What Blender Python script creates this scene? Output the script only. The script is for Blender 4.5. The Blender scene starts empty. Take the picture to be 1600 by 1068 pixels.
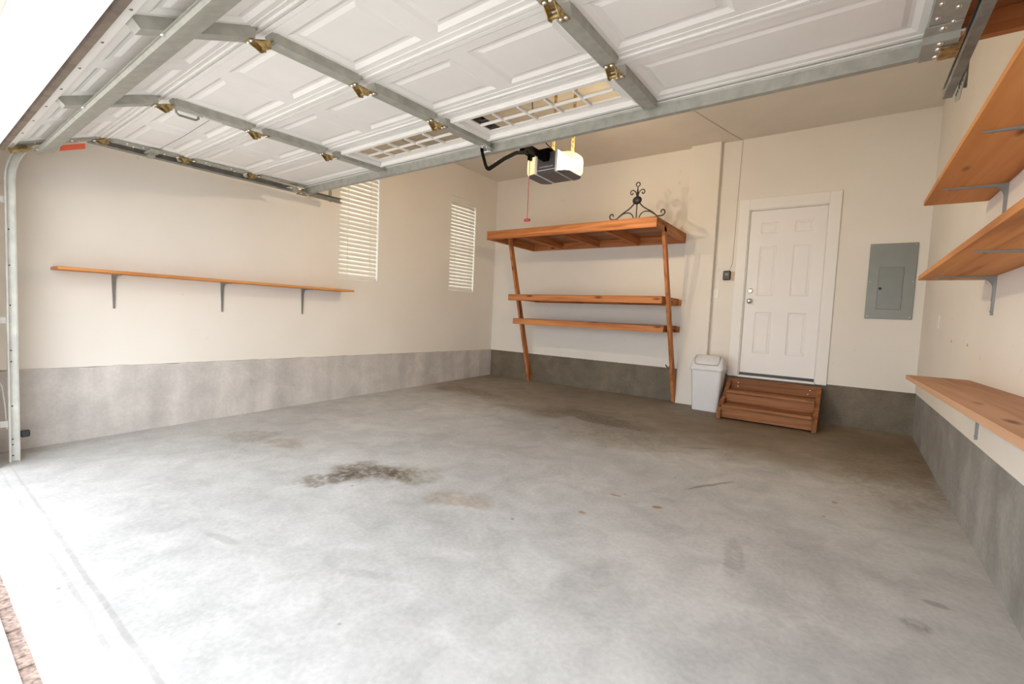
import bpy, bmesh, math, random
from mathutils import Vector, Matrix
random.seed(7)
S = bpy.context.scene
COL = S.collection
PI = math.pi

# ------------------------------------------------------------------ camera
F_PX, IMG_W = 712.18, 1600.0
cam_d = bpy.data.cameras.new('camera'); cam = bpy.data.objects.new('camera', cam_d); COL.objects.link(cam)
cam_d.sensor_fit = 'HORIZONTAL'; cam_d.sensor_width = 36.0; cam_d.lens = 36.0 * F_PX / IMG_W
cam_d.clip_start = 0.02
yaw, pitch, roll = 0.63001, -0.05914, 0.04565
fwd = Vector((-math.sin(yaw)*math.cos(pitch), math.cos(yaw)*math.cos(pitch), math.sin(pitch)))
rgt = Vector((math.cos(yaw), math.sin(yaw), 0)); upv = rgt.cross(fwd)
r2 = rgt*math.cos(roll) + upv*math.sin(roll); u2 = -rgt*math.sin(roll) + upv*math.cos(roll)
M = Matrix((r2, u2, -fwd)).transposed().to_4x4(); M.translation = Vector((5.0878, -0.2784, 1.0804))
cam.matrix_world = M
S.camera = cam

# ------------------------------------------------------------------ sky, sun, exposure
world = bpy.data.worlds.new('sky'); S.world = world; world.use_nodes = True
bg = world.node_tree.nodes['Background']; bg.inputs[0].default_value = (0.90, 0.95, 1.0, 1); bg.inputs[1].default_value = 2.5
sun_d = bpy.data.lights.new('sun', 'SUN'); sun_d.energy = 5.0; sun_d.angle = 0.01; sun_d.color = (1, 0.96, 0.90)
sun = bpy.data.objects.new('sun', sun_d); COL.objects.link(sun); sun.location = (4, -6, 9)
sun.rotation_euler = Vector((-0.55, -0.14, -0.82)).to_track_quat('-Z', 'Y').to_euler()
vs = S.view_settings; vs.view_transform = 'Standard'; vs.look = 'None'; vs.gamma = 1.0; vs.use_curve_mapping = False
vs.exposure = 0.98
S.cycles.max_bounces = 10; S.cycles.diffuse_bounces = 5; S.cycles.adaptive_threshold = .03; S.cycles.use_denoising = True

# ------------------------------------------------------------------ room numbers (metres)
W, D, H = 5.72, 6.068, 3.389
FS = 0.0227                       # the slab falls towards the opening
def fz(y): return FS*(y-D)
FY0, FY1 = 0.0, 0.150             # front wall
OX0, OX1 = 0.46, 5.38             # opening
HZ = 2.0                          # header underside
def ctop(y): return 0.451-0.0066*(y-D)   # top of the concrete stem walls

# ------------------------------------------------------------------ mesh helpers
class MB:
    def __init__(s): s.v = []; s.f = []; s.sm = []
    def add(s, v, f, smooth=False, m=None):
        o = len(s.v)
        if m is not None: v = [m @ Vector(p) for p in v]
        s.v += [tuple(p) for p in v]; s.f += [tuple(i+o for i in q) for q in f]; s.sm += [smooth]*len(f); return s
    def box(s, a, b, bev=0.0, m=None):
        x0, y0, z0 = [min(a[i], b[i]) for i in range(3)]; x1, y1, z1 = [max(a[i], b[i]) for i in range(3)]
        if bev <= 0:
            v = [(x0,y0,z0),(x1,y0,z0),(x1,y1,z0),(x0,y1,z0),(x0,y0,z1),(x1,y0,z1),(x1,y1,z1),(x0,y1,z1)]
            return s.add(v, [(3,2,1,0),(4,5,6,7),(0,1,5,4),(1,2,6,5),(2,3,7,6),(3,0,4,7)], m=m)
        bm = bmesh.new(); bmesh.ops.create_cube(bm, size=1)
        for p in bm.verts: p.co = Vector(((x0+x1)/2+p.co.x*(x1-x0), (y0+y1)/2+p.co.y*(y1-y0), (z0+z1)/2+p.co.z*(z1-z0)))
        bev = min(bev, (x1-x0)*.45, (y1-y0)*.45, (z1-z0)*.45)
        bmesh.ops.bevel(bm, geom=bm.edges[:], offset=bev, segments=1, affect='EDGES')
        bm.verts.index_update()
        s.add([p.co.copy() for p in bm.verts], [[p.index for p in f.verts] for f in bm.faces], m=m); bm.free(); return s
    def prism(s, poly, axis, a, b, m=None):
        """poly: 2D points; axis 0: (y,z) pushed along x; 1: (x,z) along y; 2: (x,y) along z"""
        def P(p, t):
            return (t,p[0],p[1]) if axis == 0 else (p[0],t,p[1]) if axis == 1 else (p[0],p[1],t)
        n = len(poly); v = [P(p,a) for p in poly]+[P(p,b) for p in poly]
        f = [tuple(range(n))[::-1], tuple(range(n,2*n))]+[(i,(i+1)%n,n+(i+1)%n,n+i) for i in range(n)]
        return s.add(v, f, m=m)
    def tube(s, pts, r, n=8, closed=False, m=None):
        pts = [Vector(p) for p in pts]; k = len(pts); rs = r if isinstance(r, (list,tuple)) else [r]*k
        prev = None; v = []
        for i, p in enumerate(pts):
            t = (pts[(i+1)%k]-pts[i-1]) if closed else (pts[min(i+1,k-1)]-pts[max(i-1,0)])
            t.normalize()
            if prev is None: a = t.orthogonal().normalized()
            else: a = (prev-t*prev.dot(t)).normalized()
            prev = a; b = t.cross(a)
            v += [p+(a*math.cos(2*PI*j/n)+b*math.sin(2*PI*j/n))*rs[i] for j in range(n)]
        f = []
        for i in range(k if closed else k-1):
            for j in range(n): f.append((i*n+j, i*n+(j+1)%n, ((i+1)%k)*n+(j+1)%n, ((i+1)%k)*n+j))
        s.add(v, f, True, m)
        if not closed: s.add(v[:n], [tuple(range(n))[::-1]], False, m); s.add(v[-n:], [tuple(range(n))], False, m)
        return s
    def cyl(s, a, b, r, n=12): return s.tube([a, b], r, n)
    def dome(s, c, d, r, h=None, n=8):
        """half-round bolt head at c, pointing along d"""
        d = Vector(d).normalized(); h = h or r*.7; a = d.orthogonal().normalized(); b = d.cross(a); c = Vector(c); v = []
        rings = [(1,0),(.85,.55),(.45,.9)]
        for q, w in rings: v += [c+(a*math.cos(2*PI*j/n)+b*math.sin(2*PI*j/n))*r*q+d*h*w for j in range(n)]
        v.append(c+d*h); f = []
        for i in range(2):
            for j in range(n): f.append((i*n+j, i*n+(j+1)%n, (i+1)*n+(j+1)%n, (i+1)*n+j))
        for j in range(n): f.append((2*n+j, 2*n+(j+1)%n, 3*n))
        return s.add(v, f, True)
    def loft(s, rings, cap=True, smooth=True):
        n = len(rings[0]); v = [p for r in rings for p in r]; f = []
        for i in range(len(rings)-1):
            for j in range(n): f.append((i*n+j, i*n+(j+1)%n, (i+1)*n+(j+1)%n, (i+1)*n+j))
        s.add(v, f, smooth)
        if cap: s.add(rings[0], [tuple(range(n))[::-1]]); s.add(rings[-1], [tuple(range(n))])
        return s
    def build(s, name, mat, parent=None, loc=None):
        off = Vector(loc) if loc else (Vector(parent['_o']) if parent is not None and '_o' in parent else Vector((0,0,0)))
        me = bpy.data.meshes.new(name); me.from_pydata([tuple(Vector(p)-off) for p in s.v], [], s.f)
        bm = bmesh.new(); bm.from_mesh(me); bmesh.ops.recalc_face_normals(bm, faces=bm.faces[:]); bm.to_mesh(me); bm.free()
        for p, q in zip(me.polygons, s.sm): p.use_smooth = q
        me.materials.append(mat); o = bpy.data.objects.new(name, me); COL.objects.link(o)
        if parent is not None: o.parent = parent
        elif loc: o.location = loc
        o['_o'] = tuple(off); return o

BOLTS = {}
def bolts(parent, mat, lst, r, d=(0,0,-1), name='bolt'):
    key = (r, d, mat.name)
    for p in lst:
        if key not in BOLTS:
            o = MB().dome((0,0,0), d, r).build(name, mat, None, (0,0,0)); BOLTS[key] = o.data
        else: o = bpy.data.objects.new(name, BOLTS[key]); COL.objects.link(o)
        o.parent = parent; o.location = Vector(p)-Vector(parent['_o'])
def tag(o, label, cat, group=None):
    o['label'] = label; o['category'] = cat
    if group: o['group'] = group
    return o
def thing(name, loc, label, cat, group=None):
    o = bpy.data.objects.new(name, None); COL.objects.link(o); o.location = loc; o['_o'] = tuple(loc); o.empty_display_size = .1
    return tag(o, label, cat, group)
def struct(o): o['kind'] = 'structure'; return o
def stuff(o): o['kind'] = 'stuff'; return o
def arc(c, r, a0, a1, n, f):
    return [f(c[0]+r*math.cos(a0+(a1-a0)*i/n), c[1]+r*math.sin(a0+(a1-a0)*i/n)) for i in range(n+1)]

# ------------------------------------------------------------------ materials
def newmat(name):
    m = bpy.data.materials.new(name); m.use_nodes = True; nt = m.node_tree
    return m, nt, nt.nodes['Principled BSDF']
def nd(nt, t, **kw):
    n = nt.nodes.new(t)
    for k, v in kw.items(): setattr(n, k, v)
    return n
def ramp(nt, src, stops):
    r = nd(nt, 'ShaderNodeValToRGB'); e = r.color_ramp.elements
    e[0].position, e[0].color = stops[0][0], (*stops[0][1], 1); e[1].position, e[1].color = stops[-1][0], (*stops[-1][1], 1)
    for p, c in stops[1:-1]: q = e.new(p); q.color = (*c, 1)
    nt.links.new(src, r.inputs[0]); return r.outputs[0]
def simple(name, col, rough=.5, metal=0.0, var=.06, scale=6, bump=0.0, spec=.5):
    """one colour with faint blotches and optional fine relief"""
    m, nt, b = newmat(name); tc = nd(nt, 'ShaderNodeTexCoord'); no = nd(nt, 'ShaderNodeTexNoise')
    no.inputs['Scale'].default_value = scale; no.inputs['Detail'].default_value = 5
    nt.links.new(tc.outputs['Object'], no.inputs['Vector'])
    c = ramp(nt, no.outputs[0], [(.3, [x*(1-var) for x in col]), (.7, [min(1, x*(1+var)) for x in col])])
    nt.links.new(c, b.inputs['Base Color']); b.inputs['Roughness'].default_value = rough; b.inputs['Metallic'].default_value = metal
    b.inputs['Specular IOR Level'].default_value = spec
    if bump:
        n2 = nd(nt, 'ShaderNodeTexNoise'); n2.inputs['Scale'].default_value = 90; nt.links.new(tc.outputs['Object'], n2.inputs['Vector'])
        bp = nd(nt, 'ShaderNodeBump'); bp.inputs['Strength'].default_value = bump; bp.inputs['Distance'].default_value = .004
        nt.links.new(n2.outputs[0], bp.inputs['Height']); nt.links.new(bp.outputs[0], b.inputs['Normal'])
    return m
def wood(name, axis, dark, mid, light, freq=16, knots=True):
    m, nt, b = newmat(name); tc = nd(nt, 'ShaderNodeTexCoord'); mp = nd(nt, 'ShaderNodeMapping')
    sc = [freq]*3; sc[axis] = freq*.055; mp.inputs['Scale'].default_value = sc
    oi = nd(nt, 'ShaderNodeObjectInfo'); ad = nd(nt, 'ShaderNodeVectorMath', operation='ADD')
    sc1 = nd(nt, 'ShaderNodeVectorMath', operation='SCALE'); sc1.inputs['Scale'].default_value = 13.0
    cx = nd(nt, 'ShaderNodeCombineXYZ')
    for k in range(3): nt.links.new(oi.outputs['Random'], cx.inputs[k])
    nt.links.new(cx.outputs[0], sc1.inputs[0]); nt.links.new(tc.outputs['Object'], ad.inputs[0]); nt.links.new(sc1.outputs[0], ad.inputs[1])
    nt.links.new(ad.outputs[0], mp.inputs['Vector'])
    no = nd(nt, 'ShaderNodeTexNoise'); no.inputs['Scale'].default_value = 1.0; no.inputs['Detail'].default_value = 7; no.inputs['Distortion'].default_value = .9
    nt.links.new(mp.outputs[0], no.inputs['Vector'])
    col = ramp(nt, no.outputs[0], [(.28, dark), (.48, mid), (.72, light)])
    if knots:
        mp2 = nd(nt, 'ShaderNodeMapping'); s2 = [9]*3; s2[axis] = 2.6; mp2.inputs['Scale'].default_value = s2; nt.links.new(ad.outputs[0], mp2.inputs['Vector'])
        vo = nd(nt, 'ShaderNodeTexVoronoi'); vo.inputs['Scale'].default_value = .8; nt.links.new(mp2.outputs[0], vo.inputs['Vector'])
        mr = nd(nt, 'ShaderNodeMapRange'); mr.inputs[1].default_value = .05; mr.inputs[2].default_value = .16; mr.inputs[3].default_value = 1; mr.inputs[4].default_value = 0
        nt.links.new(vo.outputs['Distance'], mr.inputs[0])
        mx = nd(nt, 'ShaderNodeMix', data_type='RGBA'); nt.links.new(mr.outputs[0], mx.inputs[0]); nt.links.new(col, mx.inputs[6]); mx.inputs[7].default_value = (*[d*.55 for d in dark], 1); col = mx.outputs[2]
    nt.links.new(col, b.inputs['Base Color']); b.inputs['Roughness'].default_value = .62; b.inputs['Specular IOR Level'].default_value = .3
    return m
def emit(name, col, strength):
    m, nt, b = newmat(name); b.inputs['Base Color'].default_value = (*col, 1); b.inputs['Emission Color'].default_value = (*col, 1); b.inputs['Emission Strength'].default_value = strength
    return m

def wall_mat():
    m, nt, b = newmat('cream_wall_paint'); tc = nd(nt, 'ShaderNodeTexCoord')
    n1 = nd(nt, 'ShaderNodeTexNoise'); n1.inputs['Scale'].default_value = 1.3; n1.inputs['Detail'].default_value = 6; nt.links.new(tc.outputs['Object'], n1.inputs['Vector'])
    c = ramp(nt, n1.outputs[0], [(.3, (.765,.715,.645)), (.7, (.805,.76,.695))])
    n2 = nd(nt, 'ShaderNodeTexNoise'); n2.inputs['Scale'].default_value = 9; n2.inputs['Detail'].default_value = 8; nt.links.new(tc.outputs['Object'], n2.inputs['Vector'])
    f = nd(nt, 'ShaderNodeMapRange'); f.inputs[1].default_value = .70; f.inputs[2].default_value = .78; f.inputs[4].default_value = .35; nt.links.new(n2.outputs[0], f.inputs[0])
    mx = nd(nt, 'ShaderNodeMix', data_type='RGBA'); nt.links.new(f.outputs[0], mx.inputs[0]); nt.links.new(c, mx.inputs[6]); mx.inputs[7].default_value = (.5,.42,.33,1)
    nt.links.new(mx.outputs[2], b.inputs['Base Color']); b.inputs['Roughness'].default_value = .7; b.inputs['Specular IOR Level'].default_value = .25
    n3 = nd(nt, 'ShaderNodeTexNoise'); n3.inputs['Scale'].default_value = 60; nt.links.new(tc.outputs['Object'], n3.inputs['Vector'])
    bp = nd(nt, 'ShaderNodeBump'); bp.inputs['Strength'].default_value = .12; bp.inputs['Distance'].default_value = .004; nt.links.new(n3.outputs[0], bp.inputs['Height']); nt.links.new(bp.outputs[0], b.inputs['Normal'])
    return m

def concrete(name, base, stains_and_tones=(), fine=.10, streak=False):
    m, nt, b = newmat(name); tc = nd(nt, 'ShaderNodeTexCoord'); L = nt.links.new
    def noise(sc, det=6, vec=None, dist=0):
        n = nd(nt, 'ShaderNodeTexNoise'); n.inputs['Scale'].default_value = sc; n.inputs['Detail'].default_value = det; n.inputs['Distortion'].default_value = dist
        L(vec or tc.outputs['Object'], n.inputs['Vector']); return n
    big = noise(.9, 4); med = noise(5, 8, dist=.6); sm = noise(45, 8)
    c = ramp(nt, big.outputs[0], [(.3, [x*.88 for x in base]), (.7, [x*1.08 for x in base])])
    def mul(c, fac_socket, lo, hi, p0=.3, p1=.7):
        mr = nd(nt, 'ShaderNodeMapRange'); mr.inputs[1].default_value = p0; mr.inputs[2].default_value = p1; mr.inputs[3].default_value = lo; mr.inputs[4].default_value = hi; L(fac_socket, mr.inputs[0])
        v = nd(nt, 'ShaderNodeVectorMath', operation='SCALE'); L(c, v.inputs[0]); L(mr.outputs[0], v.inputs['Scale']); return v.outputs[0]
    c = mul(c, med.outputs[0], 1-fine*.8, 1+fine*.8); c = mul(c, sm.outputs[0], 1-fine*.5, 1+fine*.5)
    if streak:
        mp = nd(nt, 'ShaderNodeMapping'); mp.inputs['Scale'].default_value = (3,3,.35); L(tc.outputs['Object'], mp.inputs['Vector'])
        c = mul(c, noise(1.2, 6, mp.outputs[0]).outputs[0], .82, 1.12)
    if stains_and_tones:
        wob = noise(2.6, 9); cen = nd(nt, 'ShaderNodeVectorMath', operation='SUBTRACT'); L(wob.outputs['Color'], cen.inputs[0]); cen.inputs[1].default_value = (.5,.5,.5)
        gr = noise(26, 9); g2 = nd(nt, 'ShaderNodeMapRange'); g2.inputs[1].default_value = .30; g2.inputs[2].default_value = .56; g2.inputs[3].default_value = .25; g2.inputs[4].default_value = 1; L(gr.outputs[0], g2.inputs[0])
        # pits and specks
        vo = nd(nt, 'ShaderNodeTexVoronoi'); vo.inputs['Scale'].default_value = 5.5; L(tc.outputs['Object'], vo.inputs['Vector'])
        sp = nd(nt, 'ShaderNodeMapRange'); sp.inputs[1].default_value = .035; sp.inputs[2].default_value = .075; sp.inputs[3].default_value = .55; sp.inputs[4].default_value = 1; L(vo.outputs['Distance'], sp.inputs[0])
        cr = nd(nt, 'ShaderNodeSeparateColor'); L(vo.outputs['Color'], cr.inputs[0]); th = nd(nt, 'ShaderNodeMath', operation='GREATER_THAN'); L(cr.outputs[0], th.inputs[0]); th.inputs[1].default_value = .72
        mxv = nd(nt, 'ShaderNodeMix', data_type='FLOAT'); L(th.outputs[0], mxv.inputs[0]); mxv.inputs[2].default_value = 1; L(sp.outputs[0], mxv.inputs[3])
        vs2 = nd(nt, 'ShaderNodeVectorMath', operation='SCALE'); L(c, vs2.inputs[0]); L(mxv.outputs[0], vs2.inputs['Scale']); c = vs2.outputs[0]
    for (x, y, rx, ry, ang, colr, a, wb) in stains_and_tones:
        sc = nd(nt, 'ShaderNodeVectorMath', operation='SCALE'); L(cen.outputs[0], sc.inputs[0]); sc.inputs['Scale'].default_value = wb
        ad = nd(nt, 'ShaderNodeVectorMath', operation='ADD'); L(tc.outputs['Object'], ad.inputs[0]); L(sc.outputs[0], ad.inputs[1])
        su = nd(nt, 'ShaderNodeVectorMath', operation='SUBTRACT'); L(ad.outputs[0], su.inputs[0]); su.inputs[1].default_value = (x, y, 0)
        vr = nd(nt, 'ShaderNodeVectorRotate', rotation_type='Z_AXIS'); vr.inputs['Angle'].default_value = -ang; L(su.outputs[0], vr.inputs['Vector'])
        dv = nd(nt, 'ShaderNodeVectorMath', operation='MULTIPLY'); L(vr.outputs[0], dv.inputs[0]); dv.inputs[1].default_value = (1/rx, 1/ry, 0)
        ln = nd(nt, 'ShaderNodeVectorMath', operation='LENGTH'); L(dv.outputs[0], ln.inputs[0])
        mr = nd(nt, 'ShaderNodeMapRange', interpolation_type='SMOOTHSTEP'); mr.inputs[1].default_value = .55; mr.inputs[2].default_value = 1.15; mr.inputs[3].default_value = a; mr.inputs[4].default_value = 0; L(ln.outputs['Value'], mr.inputs[0])
        mx = nd(nt, 'ShaderNodeMix', data_type='RGBA', blend_type='MULTIPLY'); gm = nd(nt, 'ShaderNodeMath', operation='MULTIPLY'); L(mr.outputs[0], gm.inputs[0])
        if rx < .8 and ry > .03: L(g2.outputs[0], gm.inputs[1])
        else: gm.inputs[1].default_value = 1
        L(gm.outputs[0], mx.inputs[0]); L(c, mx.inputs[6]); mx.inputs[7].default_value = (*colr, 1); c = mx.outputs[2]
    L(c, b.inputs['Base Color']); b.inputs['Roughness'].default_value = .6; b.inputs['Specular IOR Level'].default_value = .35
    bp = nd(nt, 'ShaderNodeBump'); bp.inputs['Strength'].default_value = .12; bp.inputs['Distance'].default_value = .004; L(sm.outputs[0], bp.inputs['Height']); L(bp.outputs[0], b.inputs['Normal'])
    return m

OIL = (.36,.30,.24); GREASE = (.55,.48,.38); RUST = (.75,.42,.22); TAN = (.80,.70,.58); SCUFF = (.62,.60,.58)
stains_and_tones = [
 (2.42,1.76,.36,.22,.5,OIL,1.0,.55), (2.27,1.50,.32,.10,.95,OIL,.8,.45), (2.62,1.90,.25,.18,0,GREASE,.9,.55),
 (3.20,1.85,.26,.13,.3,TAN,.8,.4), (1.34,1.68,.22,.12,.5,TAN,.9,.4), (.88,1.62,.3,.16,.7,GREASE,.55,.4),
 (.86,4.57,.75,.28,-.2,GREASE,.85,.5), (2.9,4.40,.75,.24,-.15,OIL,.6,.5), (2.1,4.25,.5,.2,.1,GREASE,.5,.5), (2.8,6.0,5.2,2.2,0,(.56,.475,.37),.95,.9), (4.8,5.0,1.5,1.1,.1,(.68,.58,.45),.85,.6), (5.5,4.4,.5,1.2,0,(.72,.65,.55),.8,.6),  # wide unnamed tones, here and next row, brown and darken the floor's back
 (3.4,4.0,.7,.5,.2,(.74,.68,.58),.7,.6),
 (4.215,2.544,.035,.022,.5,RUST,1,.04), (3.935,2.548,.045,.016,.2,RUST,.8,.05), (3.885,2.17,.03,.02,0,RUST,.7,.04), (5.11,3.40,.02,.03,0,RUST,.7,.03),
 (4.39,3.17,.26,.018,1.02,(.55,.52,.48),.9,.10), (4.1,4.05,.2,.014,.6,(.55,.5,.44),.8,.08),
 (4.70,2.2,.05,.26,.1,SCUFF,.6,.12), (5.40,2.12,.06,.05,0,SCUFF,.8,.1), (5.48,2.36,.05,.03,0,SCUFF,.8,.1), (3.4,1.0,.2,.05,.5,SCUFF,.35,.25), (4.2,1.5,.35,.12,.8,SCUFF,.25,.4), (2.6,.7,.14,.03,.2,SCUFF,.5,.1),
 (3.0,.205,3.0,.012,0,(.80,.79,.78),.9,.03), (3.0,.150,3.0,.010,0,(.84,.83,.82),.8,.03),
]
M_floor = concrete('slab_concrete', (.455,.45,.44), stains_and_tones, .16)
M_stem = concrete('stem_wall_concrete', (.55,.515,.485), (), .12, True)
M_stem2 = concrete('brown_stem_wall_concrete', (.165,.135,.095), (), .2, True)  # darker, browner concrete tone for the back stem wall
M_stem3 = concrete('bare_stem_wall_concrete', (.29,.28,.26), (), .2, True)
M_drive = concrete('driveway_concrete', (.44,.42,.40), (), .1)
M_joint = simple('gravelly_joint', (.33,.24,.20), .9, var=.5, scale=70)
M_wall = wall_mat()
M_ceil = simple('ceiling_paint', (.70,.645,.57), .8, var=.03, scale=3, bump=.1)
M_trim = simple('white_trim_paint', (.82,.79,.75), .45, var=.02, scale=3)
M_header = simple('white_header_paint', (.84,.83,.81), .5, var=.02)
M_stucco = simple('exterior_stucco', (.55,.46,.38), .9, var=.1, scale=20, bump=.3)
M_door = simple('entry_door_paint', (.83,.80,.77), .4, var=.02, scale=2)
M_gd = simple('garage_door_enamel', (.78,.76,.725), .42, var=.03, scale=4)
M_galv = simple('galvanised_steel', (.375,.372,.325), .52, .3, var=.13, scale=22)
M_galvd = simple('dull_track_steel', (.27,.27,.245), .5, .35, var=.25, scale=14)
M_trackw = simple('white_coated_track', (.70,.69,.64), .5, .15, var=.14, scale=9)
M_brass = simple('yellow_zinc', (.40,.285,.12), .42, .7, var=.55, scale=40)
M_bolt = simple('bright_zinc_bolt', (.8,.8,.78), .25, .9)
M_seal = simple('dirty_rubber_seal', (.20,.155,.12), .7, var=.25, scale=12)
M_black = simple('black_painted_steel', (.016,.016,.016), .4)
M_rail = simple('matte_black_rail', (.004,.004,.004), .8, spec=.03)
M_iron = simple('wrought_iron_black', (.02,.018,.016), .5, .3, var=.3, scale=30)
M_darkplastic = simple('charcoal_plastic', (.085,.08,.085), .35)
M_greyplastic = simple('pale_grey_plastic', (.62,.61,.6), .4)
M_red = simple('red_plastic', (.50,.05,.07), .45)
M_bin = simple('white_bin_plastic', (.74,.73,.73), .38, var=.02)
M_bracket = simple('grey_bracket_steel', (.20,.195,.18), .45, .15)
M_panelg = simple('grey_panel_enamel', (.25,.262,.245), .42, .25, var=.05)
M_panelg2 = simple('grey_panel_door_enamel', (.22,.232,.218), .38, .3, var=.05)
M_blind = simple('white_blind_slat', (.80,.77,.71), .5, var=.02)
M_chrome = simple('satin_nickel', (.66,.64,.6), .25, .95)
M_orange = simple('orange_tag', (.85,.16,.08), .6)
M_patch = simple('bare_plaster_patch', (.62,.44,.31), .8)
M_letter = simple('silver_lettering', (.55,.55,.56), .4)
def lens_mat():
    m = bpy.data.materials.new('frosted_lens'); m.use_nodes = True; nt = m.node_tree; nt.nodes.clear()
    o = nd(nt, 'ShaderNodeOutputMaterial'); t = nd(nt, 'ShaderNodeBsdfTransparent'); t.inputs[0].default_value = (1,.93,.80,1)
    tr = nd(nt, 'ShaderNodeBsdfTranslucent'); tr.inputs[0].default_value = (.022,.018,.012,1)
    m2 = nd(nt, 'ShaderNodeMixShader'); m2.inputs[0].default_value = .5
    nt.links.new(tr.outputs[0], m2.inputs[1]); nt.links.new(t.outputs[0], m2.inputs[2]); nt.links.new(m2.outputs[0], o.inputs[0]); return m
M_lens = lens_mat()
FIR = ((.25,.078,.022), (.47,.175,.058), (.58,.25,.09))
FIR_B = ((.32,.105,.025), (.58,.235,.065), (.68,.32,.105))
STEP = ((.12,.042,.014), (.27,.105,.038), (.37,.165,.068))
M_woodx = wood('fir_grain_x', 0, *FIR); M_woody = wood('fir_grain_y', 1, *FIR); M_woodz = wood('fir_grain_z', 2, *FIR)
M_sheety = wood('shelf_fir_grain_y', 1, *FIR_B, freq=9); M_plyx = wood('plywood_grain_x', 0, (.17,.06,.025), (.33,.135,.058), (.42,.20,.09), 7)
M_lowshelf = wood('worn_shelf_grain_y', 1, (.27,.125,.06), (.45,.245,.135), (.53,.31,.18), freq=8)
M_stepx = wood('step_pine_x', 0, *STEP); M_stepz = wood('step_pine_z', 2, *STEP)
def glass_mat():
    m = bpy.data.materials.new('thin_window_glass'); m.use_nodes = True; nt = m.node_tree; nt.nodes.clear()
    o = nd(nt, 'ShaderNodeOutputMaterial'); t = nd(nt, 'ShaderNodeBsdfTransparent'); g = nd(nt, 'ShaderNodeBsdfGlossy'); g.inputs['Roughness'].default_value = .03
    t.inputs[0].default_value = (.86,.85,.82,1); mx = nd(nt, 'ShaderNodeMixShader'); mx.inputs[0].default_value = .06
    nt.links.new(t.outputs[0], mx.inputs[1]); nt.links.new(g.outputs[0], mx.inputs[2]); nt.links.new(mx.outputs[0], o.inputs[0]); return m
M_glass = glass_mat()

# ------------------------------------------------------------------ the setting
def slab(name, x0, x1, y0, y1, t, mat):
    z0, z1 = fz(y0), fz(y1)
    b = MB(); v = [(x0,y0,z0),(x1,y0,z0),(x1,y1,z1),(x0,y1,z1),(x0,y0,z0-t),(x1,y0,z0-t),(x1,y1,z1-t),(x0,y1,z1-t)]
    b.add(v, [(0,1,2,3),(7,6,5,4),(4,5,1,0),(5,6,2,1),(6,7,3,2),(7,4,0,3)]); return struct(b.build(name, mat))
floor = slab('floor', -.14, W+.14, -.015, D+.14, .12, M_floor)
slab('ground_driveway', -14, 20, -22, -.055, .12, M_drive)
jt = MB()
N = 90
xs = [-.14+(W+.28)*i/N for i in range(N+1)]
for i in range(N):
    a, c = xs[i], xs[i+1]; w0 = .004*math.sin(i*1.7)+.003*random.random()
    jt.box((a,-.056,fz(-.03)-.06), (c,-.014,fz(-.03)-.010+w0))
struct(jt.build('trim_1', M_joint))
struct(MB().box((-.14,-.14+.14,H), (W+.14,D+.14,H+.14)).build('ceiling', M_ceil))

def wall_boxes(b, axis, pos0, pos1, u0, u1, z0, z1, holes):
    """wall slab split into boxes around rectangular holes (u0,u1,z0,z1); axis 0: plane x, u=y; axis 1: plane y, u=x"""
    us = sorted({u0,u1,*[h[0] for h in holes],*[h[1] for h in holes]})
    for a, c in zip(us[:-1], us[1:]):
        hs = sorted([h for h in holes if h[0] <= a+1e-6 and h[1] >= c-1e-6], key=lambda h: h[2]); z = z0
        for h in hs+[(0,0,z1,z1)]:
            if h[2]-z > 1e-4:
                if axis == 0: b.box((pos0,a,z), (pos1,c,h[2]))
                else: b.box((a,pos0,z), (c,pos1,h[2]))
            z = h[3]
WIN = [(3.0,3.59,1.432,2.91), (4.932,5.53,1.424,2.905)]
b = MB(); wall_boxes(b, 0, -.14, 0, FY0, D+.14, .5, H, WIN)
b.prism([(FY0,ctop(FY0)),(D+.14,ctop(D+.14)),(D+.14,.5),(FY0,.5)], 0, -.14, 0)
wl = struct(b.build('wall_left', M_wall))
def stem(parent, axis, a0, a1, u0, u1, mat):
    b = MB(); n = 60
    for i in range(n):
        p, q = u0+(u1-u0)*i/n, u0+(u1-u0)*(i+1)/n
        j = lambda k: .004*math.sin(k*2.3)+.003*math.sin(k*5.1)
        if axis == 0:
            v = [(a0,p,fz(p)-.1),(a1,p,fz(p)-.1),(a1,p,ctop(p)+j(i)),(a0,p,ctop(p)+j(i)),(a0,q,fz(q)-.1),(a1,q,fz(q)-.1),(a1,q,ctop(q)+j(i+1)),(a0,q,ctop(q)+j(i+1))]
        else:
            v = [(p,a0,-.1),(p,a1,-.1),(p,a1,ctop(D)+j(i)),(p,a0,ctop(D)+j(i)),(q,a0,-.1),(q,a1,-.1),(q,a1,ctop(D)+j(i+1)),(q,a0,ctop(D)+j(i+1))]
        b.add(v, [(1,2,6,5),(3,7,6,2),(0,4,7,3)] if i not in (0,n-1) else [(1,2,6,5),(3,7,6,2),(0,4,7,3),(0,1,2,3) if i == 0 else (4,5,6,7)])
    return b.build('concrete_stem', mat, parent)
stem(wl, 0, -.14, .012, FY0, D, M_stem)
DX0, DX1, DZ0, DZ1 = 4.035, 4.829, .466, 2.498        # entry door slab
b = MB(); wall_boxes(b, 1, D, D+.14, -.14, W+.14, ctop(D), H, [(DX0-.012, DX1+.012, ctop(D), DZ1+.012)])
wb = struct(b.build('wall_back', M_wall))
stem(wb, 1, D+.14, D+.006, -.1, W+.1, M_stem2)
CH0, CH1, CHY = 3.29, 3.655, D-.08
MB().box((CH0,CHY,-.05), (CH1,D,H), .003).build('boxed_chase', M_wall, wb)
b = MB(); b.box((W,FY0,.505), (W+.14,D+.14,H)); b.prism([(FY0,ctop(FY0)+.004),(D+.14,ctop(D+.14)+.004),(D+.14,.505),(FY0,.505)], 0, W, W+.14)
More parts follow.
